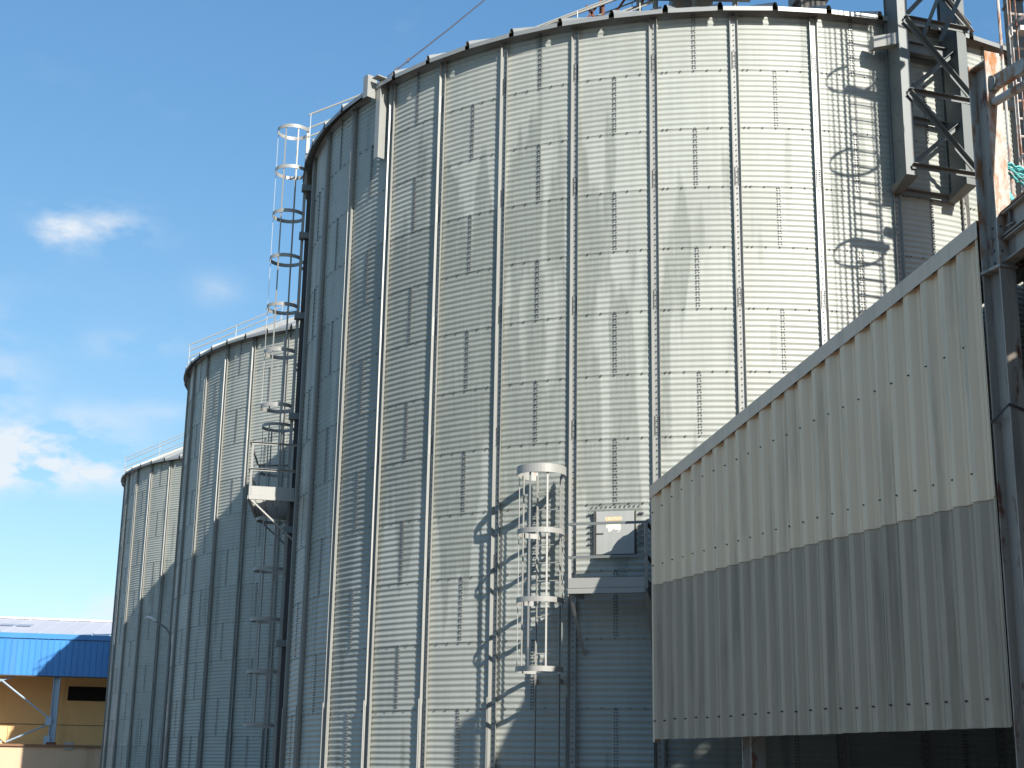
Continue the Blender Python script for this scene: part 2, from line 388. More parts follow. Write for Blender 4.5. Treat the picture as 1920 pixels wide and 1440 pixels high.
def make_silo(cx, cy, dz, ph, label, kmax, spk):
    root = thing('grain_silo', label, 'grain silo', (cx, cy, dz), 'corrugated grain silos in a row', local=True)
    root.rotation_euler = (0, 0, R_(ph))
    for i in range(NR):
        for k in range(K0, kmax, 1):
            if (k+i) % 2 == 0 and k+2 <= K1: piece('sheet', 'wall_sheet', 'sheet', root, k*BAY, EAVE-i*RING)
    for k in range(K0, min(kmax+1, K1)):
        piece('stiff', 'stiffener', 'stiff', root, (k+.5)*BAY)
        piece('lower', 'lower_stiffener', 'stiff', root, (k+.5)*BAY)
        for i in (0, 2, 4, 6, 8):
            piece('splice', 'splice_plate', 'stiff', root, (k+.5)*BAY, EAVE-(i+1)*RING+0.0)
    piece('bolts', 'bolt_heads', 'bolt', root, kind='stuff')
    piece('rear', 'rear_wall', 'sheet_plain', root)
    for j in range(60): piece('panel', 'roof_panel', 'roof', root, 3+6*j+3)
    piece('eave', 'eave_angle', 'roof', root); piece('cap', 'roof_cap', 'roof', root); piece('base', 'foundation_ring', 'concrete', root)
    return root
S1 = (4.358, 33.034, 0.0, -43.463); S2 = (-2.341, 51.649, -0.091, math.degrees(-0.9212)+9); S3 = (-9.428, 70.951, -0.122, math.degrees(-0.8908)+9)
silo1 = make_silo(*S1, 'largest and nearest corrugated grain silo with two caged ladders and a hatch', 16, None)
silo2 = make_silo(*S2, 'middle grain silo of the row, half hidden behind the nearest silo', 12, None)
silo3 = make_silo(*S3, 'farthest and smallest looking grain silo, next to the blue warehouse', 12, None)
def sp(S, th, D, z): e = er(th); return V((S[0]+e.x*(RS+D), S[1]+e.y*(RS+D), z))

# ------------------------------------------------------------------ access hatch of the near silo (parts of silo 1, world coordinates)
inv = (Matrix.Translation(silo1.location) @ Matrix.Rotation(R_(S1[3]), 4, 'Z')).inverted()
def on_silo(name, mb, material, **k):
    o = link(name, mb, material, None, **k); o.parent = silo1; o.matrix_parent_inverse = inv; return o
tm = -16.38; e, tt = er(tm), et(tm)
def hp(a, z, d): return V((S1[0], S1[1], 0))+e*(RS+d)+tt*a+V((0, 0, z))
hw = 0.335
fr = MB()  # dark left and bottom strips stand in for the raised door's cast shadow
for a0, a1, z0, z1 in ((-hw-0.03, -hw, 5.13, 5.90), (hw, hw+0.008, 5.15, 5.90), (-hw-0.03, hw+0.008, 5.125, 5.165)):
    fr.box(hp((a0+a1)/2, (z0+z1)/2, 0.028), tt*((a1-a0)/2), e*0.04, V((0, 0, (z1-z0)/2)))
frame = on_silo('hatch_frame_shadow', fr, 'dark')
door = on_silo('hatch_door', MB().box(hp(0, 5.535, 0.05), tt*(hw-0.012), e*0.008, V((0, 0, 0.36))), 'hatch')
sub('strap', MB().box(hp(-0.27, 5.52, 0.066), tt*0.07, e*0.006, V((0, 0, 0.007))), 'dark', door)
sub('torn_sticker', MB().add([hp(a, z, 0.0596) for a, z in ((-0.15, 5.67), (-0.03, 5.675), (0.09, 5.68), (0.095, 5.60), (0.075, 5.55), (0.03, 5.535), (0.085, 5.575), (0.0, 5.58), (-0.03, 5.60), (-0.07, 5.56), (-0.11, 5.54), (-0.12, 5.60), (-0.16, 5.63))],
    [tuple(range(13))]), 'label_cream', door)
sub('warning_label', MB().box(hp(-0.03, 5.765, 0.0598), tt*0.135, e*0.001, V((0, 0, 0.036))), 'label_tan', door)
tcu = bpy.data.curves.new('t', 'FONT'); tcu.body = 'CAUTION'; tcu.size = 0.072; tcu.extrude = 0.0005; tcu.align_x = 'CENTER'; tcu.align_y = 'CENTER'
to = bpy.data.objects.new('t', tcu); COL.objects.link(to); bpy.context.view_layer.update()
tme = bpy.data.meshes.new_from_object(to.evaluated_get(bpy.context.evaluated_depsgraph_get())); bpy.data.objects.remove(to)
rot = Matrix.Identity(4)
for i in range(3): rot[i][0] = tt[i]*0.92; rot[i][1] = (0, 0, 1)[i]; rot[i][2] = e[i]; rot[i][3] = hp(-0.03, 5.765, 0.0618)[i]
tme.transform(rot); tme.name = 'lettering'; sub('lettering', tme, 'label_cream', door)
bl = MB()
def stud(p, nrm, r=0.015, h=0.014):
    nrm = V(nrm).normalized(); u = nrm.cross(V((0, 0, 1))).normalized(); w = V((0, 0, 1))
    vs = [V(p)+u*r*math.cos(a)+w*r*math.sin(a) for a in [k*math.pi/3 for k in range(6)]]; vs += [x+nrm*h for x in vs]
    bl.add(vs, [(i, (i+1) % 6, 6+(i+1) % 6, 6+i) for i in range(6)]+[(6, 7, 8, 9, 10, 11)])
for i in range(11): stud(hp(-0.40+0.08*i, 5.985, 0.012), e)
for z in (5.86, 5.66, 5.56, 5.46, 5.36):
    for s_ in (-1, 1):
        for q in range(3): stud(hp(s_*(hw+0.07+0.03*q), z, 0.014), e)
on_silo('hatch_bolts', bl, 'bolt', kind='stuff')

# ------------------------------------------------------------------ ladders, cages, platforms
def hoop_pts(c, tdir, odir, r, a0=-150, a1=150, n=40):
    pts, outs = [], []
    for i in range(n+1):
        a = R_(a0+(a1-a0)*i/n); d = odir*math.cos(a)+tdir*math.sin(a); pts.append(c+d*r); outs.append(d)
    return pts, outs
def caged_ladder(label, base, tdir, odir, z0, z1, hoops, cage0, cage1, halfw=0.21, rad=0.36, m='white_gal', rung0=None, bars=(-100, -52, 0, 52, 100), standoff=0.12, group=None, flare=None, band_h=0.06, lm='white_galv', rail_w=0.06, rr=0.011):
    """base: wall point at z=0; rails stand off along odir"""
    t = thing('caged_ladder', label, 'ladder', tuple(V((base.x, base.y, z0))), group)
    up = V((0, 0, 1)); bo = base+odir*standoff
    for s_ in (-1, 1):
        link('rail', MB().bar(bo+tdir*halfw*s_+up*z0, bo+tdir*halfw*s_+up*z1, 0.012 if rail_w > 0.03 else rail_w, rail_w, odir), lm, t)
    rm = MB().tube([(0, 0, 0), tuple(tdir*(2*halfw-0.01))], rr, 6).mesh('rung'); rm.materials.append(MT[lm])
    z = (rung0 if rung0 is not None else z0+0.15)
    while z < z1-0.1:
        o = bpy.data.objects.new('rung', rm); COL.objects.link(o); o.parent = t; o.location = bo-tdir*(halfw-0.005)+up*z-V(t.location); z += 0.30
    cc = bo+odir*(rad-0.03)
    for hz in hoops:
        r = rad*(1.06 if hz == max(hoops) and flare else 1)
        pts, outs = hoop_pts(cc+up*hz, tdir, odir, r); 
        pts = [bo+tdir*(-halfw)+up*hz]+pts+[bo+tdir*halfw+up*hz]; outs = [-odir]+outs+[-odir]
        h = band_h*(1.7 if (flare and hz == max(hoops)) else 1)
        link('hoop', MB().band(pts, h, 0.008, outs), lm, t)
    for a in bars:
        a = R_(a); d = odir*math.cos(a)+tdir*math.sin(a); p = cc+d*(rad-0.014)
        link('cage_bar', MB().bar(p+up*cage0, p+up*cage1, 0.03, 0.01, d), lm, t)
    z = z0+0.6
    while z < min(z1, 15.0):
        for s_ in (-1, 1): link('wall_bracket', MB().box(base+odir*standoff*0.5+tdir*(halfw+0.008)*s_+up*z, tdir*0.004, odir*standoff*0.5, up*0.04), lm, t)
        z += 2.4
    return t
th = -23.4
caged_ladder('pale caged ladder on the sunlit front of the nearest silo, beside the hatch platform', sp(S1, th, 0, 0), et(th), er(th), 0.1, 6.55, (6.53, 5.50, 4.37, 3.26), 3.26, 6.53, standoff=0.15, flare=True, rad=0.385, band_h=0.085, bars=(-105, -58, -8, 38, 100), rung0=0.25)
th = -80.2
caged_ladder('tall caged ladder standing out against the sky on the left edge of the nearest silo', sp(S1, th, 0, 0), et(th), er(th), 7.3, 15.9, (15.95, 14.95, 13.87, 12.8, 11.65, 10.6, 9.35), 9.35, 15.95, standoff=0.18, rad=0.36, band_h=0.085, bars=(-108, -60, 0, 60, 108), rung0=7.6)
th = -86.4
caged_ladder('shaded lower caged ladder below the platform on the left edge of the nearest silo', sp(S1, th, 0, 0), et(th), er(th), 0.3, 8.6, (9.15, 8.1, 7.02, 5.9, 4.8, 3.68, 2.55), 2.55, 9.15, standoff=0.18, rad=0.36, band_h=0.07, bars=(-108, -60, 0, 60, 108), rung0=0.5)

def platform(label, S, t0, t1, D, zf, toe, rails, name='access_platform', brace_drop=1.0, lm='white_galv', rm='white_galv', open_at=None, D0=0.06):
    t = thing(name, label, 'platform', tuple(sp(S, (t0+t1)/2, D0, zf)))
    n = 5; up = V((0, 0, 1))
    A = [sp(S, t0+(t1-t0)*i/n, D0, zf) for i in range(n+1)]
    o0, o1 = sp(S, t0, D, zf), sp(S, t1, D, zf)
    # grating: cross bars between an inner curve and a straight outer edge
    fl = MB()
    m_ = 26
    for i in range(m_+1):
        a = sp(S, t0+(t1-t0)*i/m_, D0, zf); b = o0.lerp(o1, i/m_); fl.bar(a, b, 0.008, 0.03)
    for f in (0.12, 0.3, 0.5, 0.7, 0.88):
        fl.tube([sp(S, t0, D0, zf).lerp(o0, f), sp(S, (t0+t1)/2, D0, zf).lerp((o0+o1)/2, f), sp(S, t1, D0, zf).lerp(o1, f)], 0.008, 4)
    link('grating', fl, lm, t, kind='stuff')
    edges = ((A[0], o0), (o0, o1), (A[-1], o1))
    for p, q in edges: link('toe_board', MB().bar(p+up*toe/2, q+up*toe/2, 0.012, toe), lm, t)
    for p, q in edges: link('edge_beam', MB().bar(p-up*0.05, q-up*0.05, 0.05, 0.08), lm, t)
    posts = [o0, o1]+([] if open_at is not None else [A[0].lerp(o0, 0.12), A[-1].lerp(o1, 0.12)])
    for p in posts: link('post', MB().angle(p-up*0.02, p+up*max(rails), 0.05, 0.006, (1, 0, 0), (0, 1, 0)), lm, t)
    for i, h in enumerate(rails):
        for j, (p, q) in enumerate(edges):
            if open_at is not None and j == open_at: continue
            link('handrail', MB().angle(p+up*h, q+up*h, 0.045, 0.006, V((0, 0, -1)), (q-p).cross(up)*(-1)), rm, t)
    for tq, oo in ((t0, o0), (t1, o1)):
        link('brace', MB().angle(sp(S, tq, 0.03, zf-brace_drop), oo-up*0.08, 0.05, 0.006, et(tq), up), lm, t)
    return t
platform('small railed platform in front of the hatch on the nearest silo', S1, -19.8, -12.65, 0.88, 4.52, 0.16, (1.06, 0.52), open_at=0, rm='tower')  # rails in a darker colour, standing in for their shaded undersides
platform('small railed platform high on the left edge of the nearest silo, between its ladders', S1, -77.2, -91, 1.02, 7.28, 0.20, (1.16, 0.58), brace_drop=0.95)

# cable duct
t = thing('cable_duct', 'dark vertical duct with pale brackets running down beside the tall ladder on the left edge of the nearest silo', 'cable duct', tuple(sp(S1, -79, 0.1, 8)))
t['label'] = 'dark vertical duct with pale brackets down the left edge of the nearest silo'
link('duct', MB().prism([(0.02, -0.05), (0.13, -0.05), (0.13, 0.05), (0.02, 0.05)], sp(S1, -78.6, 0, 0.5), sp(S1, -78.6, 0, 14.5), er(-78.6), et(-78.6)), 'dark', t)
for z in (14.45, 13.3, 11.4, 9.1, 6.6, 4.2): link('bracket', MB().box(sp(S1, -78.4, 0.13, z), er(-78.4)*0.13, et(-78.4)*0.085, V((0, 0, 0.07))), 'tower', t)

# cable trays near the eave of the near silo
t = thing('cable_tray', 'pair of pale vertical metal channels hanging from the eave of the nearest silo', 'cable tray', tuple(sp(S1, -49.2, 0.1, 14)))
e1, t1 = er(-50.0), et(-50.0)
p = sp(S1, -50.3, 0.30, 0); link('short_channel', MB().chan(p+V((0, 0, 14.72)), p+V((0, 0, 15.2)), 0.22, 0.16, e1, -t1, 0.01), 'stiff', t)
p = sp(S1, -49.2, 0.14, 0); link('long_channel', MB().chan(p+V((0, 0, 13.4)), p+V((0, 0, 15.05)), 0.16, 0.14, e1, -t1, 0.01), 'stiff', t)
p = sp(S1, -49.0, 0.02, 0); link('top_bracket', MB().box(sp(S1, -49.2, 0.16, 15.1), e1*0.2, t1*0.1, V((0, 0, 0.012))), 'stiff', t)
# guy wire
w0 = sp(S1, -48.3, 0.15, 15.12); w1 = V((-0.82, 30.0, 18.66)); w2 = w1+(w1-w0)*0.9
link('guy_wire', MB().tube([w0, w0.lerp(w2, 0.33)-V((0, 0, 0.05)), w0.lerp(w2, 0.66)-V((0, 0, 0.04)), w2], 0.016, 6), 'cable')
tag(bpy.data.objects['guy_wire'], 'dark wire slanting up to the sky from the eave of the nearest silo', 'wire')
cl = MB()
for f in (0.04, 0.10): 
    q = w0.lerp(w2, f); cl.box(q, V((0.03, 0, 0.02)), V((0, 0.02, 0)), V((0, 0, 0.04)))
c_ = link('wire_clamp', cl, 'cable'); c_.parent = bpy.data.objects['guy_wire']

# ------------------------------------------------------------------ roof stair handrails
def roof_rail(S, th0, label, h1=0.9, h2=0.45, r_out=9.3, r_in=1.2, sides=(0, 0.75), extra=0.0):
    t = thing('roof_handrail', label, 'handrail', tuple(sp(S, th0, 0.1, 15)+V((0, 0, S[2]))), 'handrails climbing the silo roofs')
    e_, t_ = er(th0), et(th0); C = V((S[0], S[1], S[2])); up = V((0, 0, 1))
    for s_ in sides:
        def P(r, h): return C+e_*r+t_*s_+up*(roofz(r)+h)
        for h in (h1, h2): link('rail', MB().tube([P(r_out, h), P(r_in, h)], 0.021, 6), 'stiff', t)
        link('stringer', MB().bar(P(r_out, 0.12), P(r_in, 0.12), 0.03, 0.07), 'stiff', t)
        r = r_out-0.05
        while r > r_in: link('post', MB().bar(P(r, 0.0), P(r, h1), 0.04, 0.012, e_), 'stiff', t); r -= 1.55
    tr = MB(); r = r_out-0.2
    while r > r_in:
        tr.box(C+e_*r+t_*(sum(sides)/2)+up*(roofz(r)+0.14), e_*0.09, t_*(sides[-1]/2), up*0.012); r -= 0.3
    link('treads', tr, 'stiff', t, kind='stuff')
    return t
roof_rail(S1, -80.5, 'short handrail joining the tall ladder cage to the roof of the nearest silo', 1.05, 0.5, r_out=9.35)
roof_rail(S2, -78, 'double handrail climbing the roof edge of the middle silo')
roof_rail(S3, -78, 'thin double handrail climbing the roof edge of the farthest silo')

# catwalk and conveyor head over the roof of silo 1
t = thing('roof_catwalk', 'steel catwalk rails and machinery at the peak of the nearest silo', 'catwalk', (4.36, 33.0, 19.9))
for p, q, r in (((0.52, 32.3, 19.25), (3.1, 32.3, 20.35), 0.035), ((1.25, 32.3, 19.2), (3.3, 32.3, 20.02), 0.028), ((0.6, 33.3, 19.4), (3.4, 33.3, 20.6), 0.03), ((1.7, 32.3, 19.15), (3.5, 32.3, 19.85), 0.025)):
    link('rail', MB().tube([p, q], r, 8), 'white_galv', t)
for p, q in (((1.35, 32.35, 19.1), (2.05, 32.35, 20.1)), ((1.65, 32.35, 19.9), (2.05, 32.35, 19.2)), ((2.05, 32.35, 19.1), (2.05, 32.35, 21.0)), ((2.1, 32.35, 19.3), (2.9, 32.35, 20.6)), ((2.05, 33.3, 19.1), (2.05, 33.3, 21)), ((2.75, 32.35, 19.2), (3.1, 32.35, 20.3)), ((0.95, 32.32, 19.1), (0.9, 32.32, 19.45))):
    link('strut', MB().angle(p, q, 0.07, 0.008, (0, 1, 0), (1, 0, 0)), 'rust_dark', t)
link('conveyor_casing', MB().box((4.2, 32.2, 20.75), (1.55, 0, 0), (0, 0.5, 0), (0, 0, 0.5)).box((4.3, 33.0, 19.6), (0.5, 0, 0), (0, 0.5, 0), (0, 0, 0.9)), 'blindmachinery', t)
for x in (2.95, 3.35, 4.3, 5.3): link('support_leg', MB().hsec((x, 32.2, 19.0), (x, 32.2, 20.3), 0.12, 0.12, (1, 0, 0), (0, 1, 0), .01, .01), 'blindmachinery', t)
link('walk_edge', MB().bar((3.2, 31.6, 20.27), (5.6, 31.6, 20.27), 0.5, 0.05), 'roof', t)
# vent box on roof
vb = thing('roof_vent', 'grey box vent standing on the roof edge of the nearest silo', 'vent', (5.9, 24.9, 15.6))
e_, t_ = er(8.0), et(8.0); c = V((S1[0], S1[1], 0))+e_*(RS-0.95)
link('vent_box', MB().box(c+V((0, 0, 15.98)), t_*0.31, e_*0.28, V((0, 0, 0.2))), 'tower', vb)
link('vent_collar', MB().box(c+V((0, 0, 15.68)), t_*0.24, e_*0.22, V((0, 0, 0.14))), 'dark', vb)
for a in (-0.1, 0.12): link('vent_seam', MB().box(c+V((0, 0, 15.98))+e_*0.285+t_*a, t_*0.012, e_*0.006, V((0, 0, 0.19))), 'stiff', vb)

# ------------------------------------------------------------------ lattice tower bracketed to the near silo
tw = thing('lattice_tower', 'dark grey steel lattice frame bracketed to the upper right of the nearest silo', 'steel tower', tuple(sp(S1, 19, 0.4, 11.8)))
up = V((0, 0, 1))
tl, tr_ = 15.0, 22.1
def lp(th, D, z): return sp(S1, th, D, z)
for th in (tl, tr_):
    link('leg', MB().hsec(lp(th, 0.36, 11.78), lp(th, 0.36, 17.6), 0.46 if th == tl else 0.5, 0.20, er(th), et(th), .012, .018).hsec(lp(th, 0.36, 11.79), lp(th, 0.36, 17.6), 0.15, 0.40, et(th), er(th), .012, .012), 'tower', tw)
    link('foot_plate', MB().add([lp(th-0.9, 0.07, 11.74), lp(th+0.9, 0.07, 11.74), lp(th+0.7, 0.62, 11.78), lp(th-0.7, 0.62, 11.78), lp(th-0.5, 0.07, 11.63), lp(th+0.5, 0.07, 11.63)],
        [(0, 1, 2, 3), (0, 3, 4), (1, 5, 2), (4, 3, 2, 5), (0, 4, 5, 1)]), 'tower', tw)
XR = 23.1
def tbrace(p, q, w=0.085, nm='brace'):
    d = (q-p).normalized(); o = er(18.5); s_ = d.cross(o).normalized()
    link(nm, MB().angle(p, q, w, 0.009, s_, o), 'tower', tw)
for z in (11.98, 13.4, 14.82, 16.24): tbrace(lp(tl, 0.62, z), lp(XR, 0.62, z+0.02), nm='cross_beam')
for z in (11.98, 13.4, 14.82): tbrace(lp(tl, 0.10, z-0.25), lp(tr_, 0.10, z-0.25), nm='rear_beam')
for z in (11.98, 13.4): 
    tbrace(lp(tl+0.2, 0.63, z+1.38), lp(XR, 0.63, z+0.05))
    tbrace(lp(tl+0.2, 0.42, z+0.05), lp(tr_-0.3, 0.42, z+1.05))
tbrace(lp(tl+0.2, 0.63, 16.2), lp(XR, 0.63, 14.9)); tbrace(lp(tl+0.2, 0.42, 14.9), lp(tr_, 0.42, 16.2))
pe = lp(18.2, 0.68, 14.55)
link('long_strut', MB().angle(lp(17.0, 0.66, 14.45), V((8.0, 22.6, 16.6)), 0.09, 0.009, up, er(20)), 'tower', tw)
link('long_strut', MB().angle(lp(18.6, 0.75, 14.35), V((8.25, 22.2, 16.1)), 0.10, 0.009, up, er(20)), 'tower', tw)
link('rusty_strut', MB().angle(lp(18.6, 0.7, 15.6), lp(XR, 0.7, 14.72), 0.07, 0.008, up, er(20)), 'rustladder', tw)
link('bracket_arm', MB().prism([(0, 0), (0.18, 0), (0.18, 0.22), (0, 0.22)], lp(12.2, 0.18, 14.28), lp(15.1, 0.4, 14.34), er(13.5), up), 'white_galv', tw)
link('eave_beam', MB().hsec(lp(15.5, 0.25, 14.45), lp(22, 0.25, 14.45), 0.22, 0.12, up, er(18), .01, .012), 'tower', tw)
bl = MB()
for th in (tl, tr_):
    for z in np.arange(12, 15, 0.5):
        for a in (-0.5, 0.5): stud(lp(th-0.62, 0.3+a*0.2, z), -et(th), 0.014, 0.012)
link('tower_bolts', bl, 'bolt', tw, kind='stuff')

# bucket elevator with rusty caged ladder right of the tower
el = thing('bucket_elevator', 'grey vertical elevator casing rising at the right edge behind the rusty ladder', 'elevator', (8.35, 22.5, 8))
for i in range(9):
    z0 = 3.0+i*1.9
    link('casing', MB().box((8.40, 22.35, z0+0.94), (0.11, 0, 0), (0, 0.16, 0), (0, 0, 0.93)), 'tower', el)
    link('casing_flange', MB().box((8.40, 22.35, z0+1.89), (0.13, 0, 0), (0, 0.19, 0), (0, 0, 0.02)), 'tower', el)
link('return_casing', MB().box((9.15, 20.55, 13), (0.30, 0, 0), (0, 0.3, 0), (0, 0, 8.5)), 'tower', el)
for z in (12.35, 15.2): link('tie_plate', MB().box((8.0, 22.0, z), (0.3, 0.0, 0), (0, 0.05, 0), (0, 0, 0.07)), 'white_galv', el)
lad = caged_ladder('rusty caged ladder in the top right corner beside the elevator', V((8.0, 20.95, 0)), V((1, 0.12, 0)).normalized(), V((0.10, -1, 0)).normalized(), 9.0, 21.5,
    (20.6, 18.4, 16.2, 14.6, 12.9, 10.7), 9.6, 21.4, halfw=0.25, rad=0.45, lm='rustladder', bars=(-120, -75, -30, 30, 75, 120), standoff=0.1, band_h=0.06, rr=0.02, rail_w=0.09)
rp = thing('rest_platform', 'rusty rest platform part way up the ladder in the top right corner', 'platform', (8.2, 20.5, 13.8), None)
for z in (12.95, 15.85):
    link('deck', MB().box((8.16, 20.62, z), (0.36, 0, 0), (0, 0.10, 0), (0, 0, 0.04)), 'rustladder', rp)
    link('rail', MB().tube([(9.0, 21.1, z+1.0), (9.0, 20.3, z+1.0), (8.35, 20.3, z+1.0)], 0.02, 6), 'rustladder', rp)
    link('rail_post', MB().tube([(9.0, 20.3, z), (9.0, 20.3, z+1.0)], 0.02, 6), 'rustladder', rp)
link('stringer', MB().tube([(7.62, 20.9, 9.0), (7.62, 20.9, 21)], 0.025, 8), 'rustladder', rp)
link('stringer', MB().tube([(8.85, 20.9, 9.0), (8.85, 20.9, 21)], 0.025, 8), 'rustladder', rp)

# ------------------------------------------------------------------ shed: wall line A -> B
A = V((2.294, 22.885, 0)); u = V((0.342, -0.9397, 0)); nv = V((0.9397, 0.342, 0)); SL = 0.179; WL = 8.30
PIT = 0.3427
def wp(s, w, z): return A+u*s+nv*w+V((0, 0, z))
def topz(s): return 6.07+SL*s
shed = thing('shed', 'open shed with a tall ribbed wall, beige above and grey below, on the right', 'shed', tuple(wp(4, 0, 0)))
def rib_profile(s):     # outward offset of the cladding (towards -n)
    f = (s/PIT) % 1.0; d = 0.060
    if f < 0.12: return d*f/0.12
    if f < 0.40: return d
    if f < 0.62: return d*(0.62-f)/0.22
    return 0.0
brk = [0, 0.12, 0.40, 0.62]
def clad(s0, s1, zb, zt, off, name, m):
    ss = sorted({s0, s1} | {PIT*(i+b) for i in range(-1, 60) for b in brk+[0.79, 0.81, 0.83] if s0 < PIT*(i+b) < s1})
    vs = []; fs = []
    for s in ss:
        o = -off-rib_profile(s)-(0.006 if any(abs(s-PIT*(i+0.81)) < PIT*0.012 for i in range(60)) else 0)
        zb_ = zb(s) if callable(zb) else zb; zt_ = zt(s) if callable(zt) else zt
        vs += [wp(s, o, zb_), wp(s, o, zt_)]
    n = len(ss)
    for i in range(n-1): fs.append((2*i, 2*i+2, 2*i+3, 2*i+1))
    return link(name, MB().add(vs, fs), m, shed)
SH = PIT*3
i = 0; s = 0.03
while s < WL-0.01:
    e2 = min(WL, (i+1)*SH+0.06); jit = random.uniform(-.008, .008)
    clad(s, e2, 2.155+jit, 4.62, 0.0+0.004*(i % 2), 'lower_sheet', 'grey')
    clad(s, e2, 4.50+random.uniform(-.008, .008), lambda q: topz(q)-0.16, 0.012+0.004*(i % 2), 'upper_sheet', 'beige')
    s = (i+1)*SH+0.0; i += 1
# flashing strip along the slope, cut back rust-stained closer behind it
fl = MB()
for j in range(3):
    a, b = WL*j/3-0.02, WL*(j+1)/3+0.02
    vs = [wp(a, -0.088-0.003*(j % 2), topz(a)-0.20), wp(b, -0.088-0.003*(j % 2), topz(b)-0.20), wp(b, -0.088-0.003*(j % 2), topz(b)), wp(a, -0.088-0.003*(j % 2), topz(a)),
          wp(b, 0.15, topz(b)+0.012), wp(a, 0.15, topz(a)+0.012)]
    link('flashing', MB().add(vs, [(0, 1, 2, 3), (3, 2, 4, 5)]), 'flash', shed)
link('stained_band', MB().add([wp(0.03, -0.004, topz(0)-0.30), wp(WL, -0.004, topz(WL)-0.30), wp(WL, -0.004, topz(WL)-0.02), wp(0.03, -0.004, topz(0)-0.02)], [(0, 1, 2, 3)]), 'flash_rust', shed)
link('corner_trim', MB().prism([(0, 0), (0.06, 0), (0.06, 0.006), (0.006, 0.006), (0.006, 0.12), (0, 0.12)], wp(-0.03, -0.055, 2.12), wp(-0.03, -0.055, topz(0)-0.02), u, nv), 'flash', shed)
# inner lining (back of cladding), girts and screws
link('wall_lining', MB().box(wp(WL/2, 0.05, 3.35), u*(WL/2), nv*0.006, V((0, 0, 1.14))), 'rust_dark', shed)
for z in (2.35, 4.55, 5.9):
    s1_ = 0 if z < 5.9 else 1.0
    link('girt', MB().chan(wp(s1_, 0.06, z), wp(WL, 0.06, z), 0.14, 0.07, up, nv, .005), 'col', shed)
scr = MB()
def screw(s, z):
    c = wp(s, -0.055-0.01, z); scr.tube([c+nv*0.01, c-nv*0.012], 0.013, 6); scr.tube([c-nv*0.01, c-nv*0.03], 0.007, 5)
for i in range(24):
    s = PIT*(i+0.2)
    jz = random.uniform(-.012, .012)
    screw(s, 2.44+jz); screw(s+random.uniform(-.01, .01), 4.80+jz*0.7)
    z3 = 5.78+SL*s*0.0+0.0
    if i < 24: screw(s, 5.64+0.52*min(1, i/4.0)*0.35+0.06*i*0.28+jz)
link('screws', scr, 'dark', shed, kind='stuff')
# roof: strips running with the slope, rising away from the wall, kept clear of the silo
RW = 0.60
def rz_(s, w): return topz(s)+RW*w-0.015
SC1 = V((S1[0], S1[1], 0))
w = 0.16; k = 0
while w < 13.0:
    s0 = 0.0+(0.05 if k % 2 else 0.0)
    while (wp(s0, w+0.34, 0)-SC1).length < RS+0.35: s0 += 0.1
    # ribbed strip
    w1 = w+0.34; prof = [(0, 0.0), (0.05, 0.035), (0.12, 0.035), (0.17, 0.0), (0.34, 0.0)]
    vs = []
    for s in (s0, 14.0):
        vs += [wp(s, w+a, rz_(s, w+a)+b) for a, b in prof]+[wp(s, w+a, rz_(s, w+a)+b-0.01) for a, b in prof]
    fs = []
    for i in range(4): fs += [(i, i+1, 11+i, 10+i), (5+i, 15+i, 16+i, 6+i), (i, 5+i, 6+i, i+1), (10+i, 11+i, 16+i, 15+i)]
    link('roof_sheet', MB().add(vs, fs), 'tan_under' if k % 2 else 'rust_dark', shed)
    w = w1-0.004; k += 1
for s in (2.0, 5.0, 8.75, 11.5):
    w0_ = 0.0; w1_ = 12.8
    while (wp(s, w1_, 0)-SC1).length < RS+0.5: w1_ -= 0.1
    link('rafter', MB().hsec(wp(s, w0_, rz_(s, w0_)-0.15), wp(s, w1_, rz_(s, w1_)-0.15), 0.2, 0.12, up, u, .008, .012), 'col', shed)
link('sun_block_end_wall', MB().add([wp(14, 0.1, 0.0), wp(14, 13, 0.0), wp(14, 13, rz_(14, 13)), wp(14, 0.1, rz_(14, 0.1))], [(0, 1, 2, 3)]).add([wp(14.05, 0.1, 0.0), wp(14.05, 13, 0.0), wp(14.05, 13, rz_(14, 13)), wp(14.05, 0.1, rz_(14, 0.1))], [(3, 2, 1, 0)]), 'grey', shed)  # unseen wall, added to keep the sun off the silo below the cladding
link('sun_block_far_wall', MB().box(wp(7.2, 13.05, 7.0), u*7.0, nv*0.03, V((0, 0, 7.0))), 'grey', shed)  # also unseen, added to close off sunlight under the shed
c0 = wp(2.42, 0.30, 0); link('inner_column', MB().hsec(c0, c0+V((0, 0, 6.2)), 0.26, 0.22, u, nv, .012, .016), 'rustladder', shed)
# main column at the near end with beams
pc = wp(8.46, 0.05, 0)
colm = thing('steel_column', 'tall rusty H column at the right end of the ribbed wall', 'column', tuple(pc))
lc = link('lower_shaft', MB().hsec(pc, pc+V((0, 0, 6.93)), 0.30, 0.20, u, nv, .012, .018), 'col', colm)
pu = pc
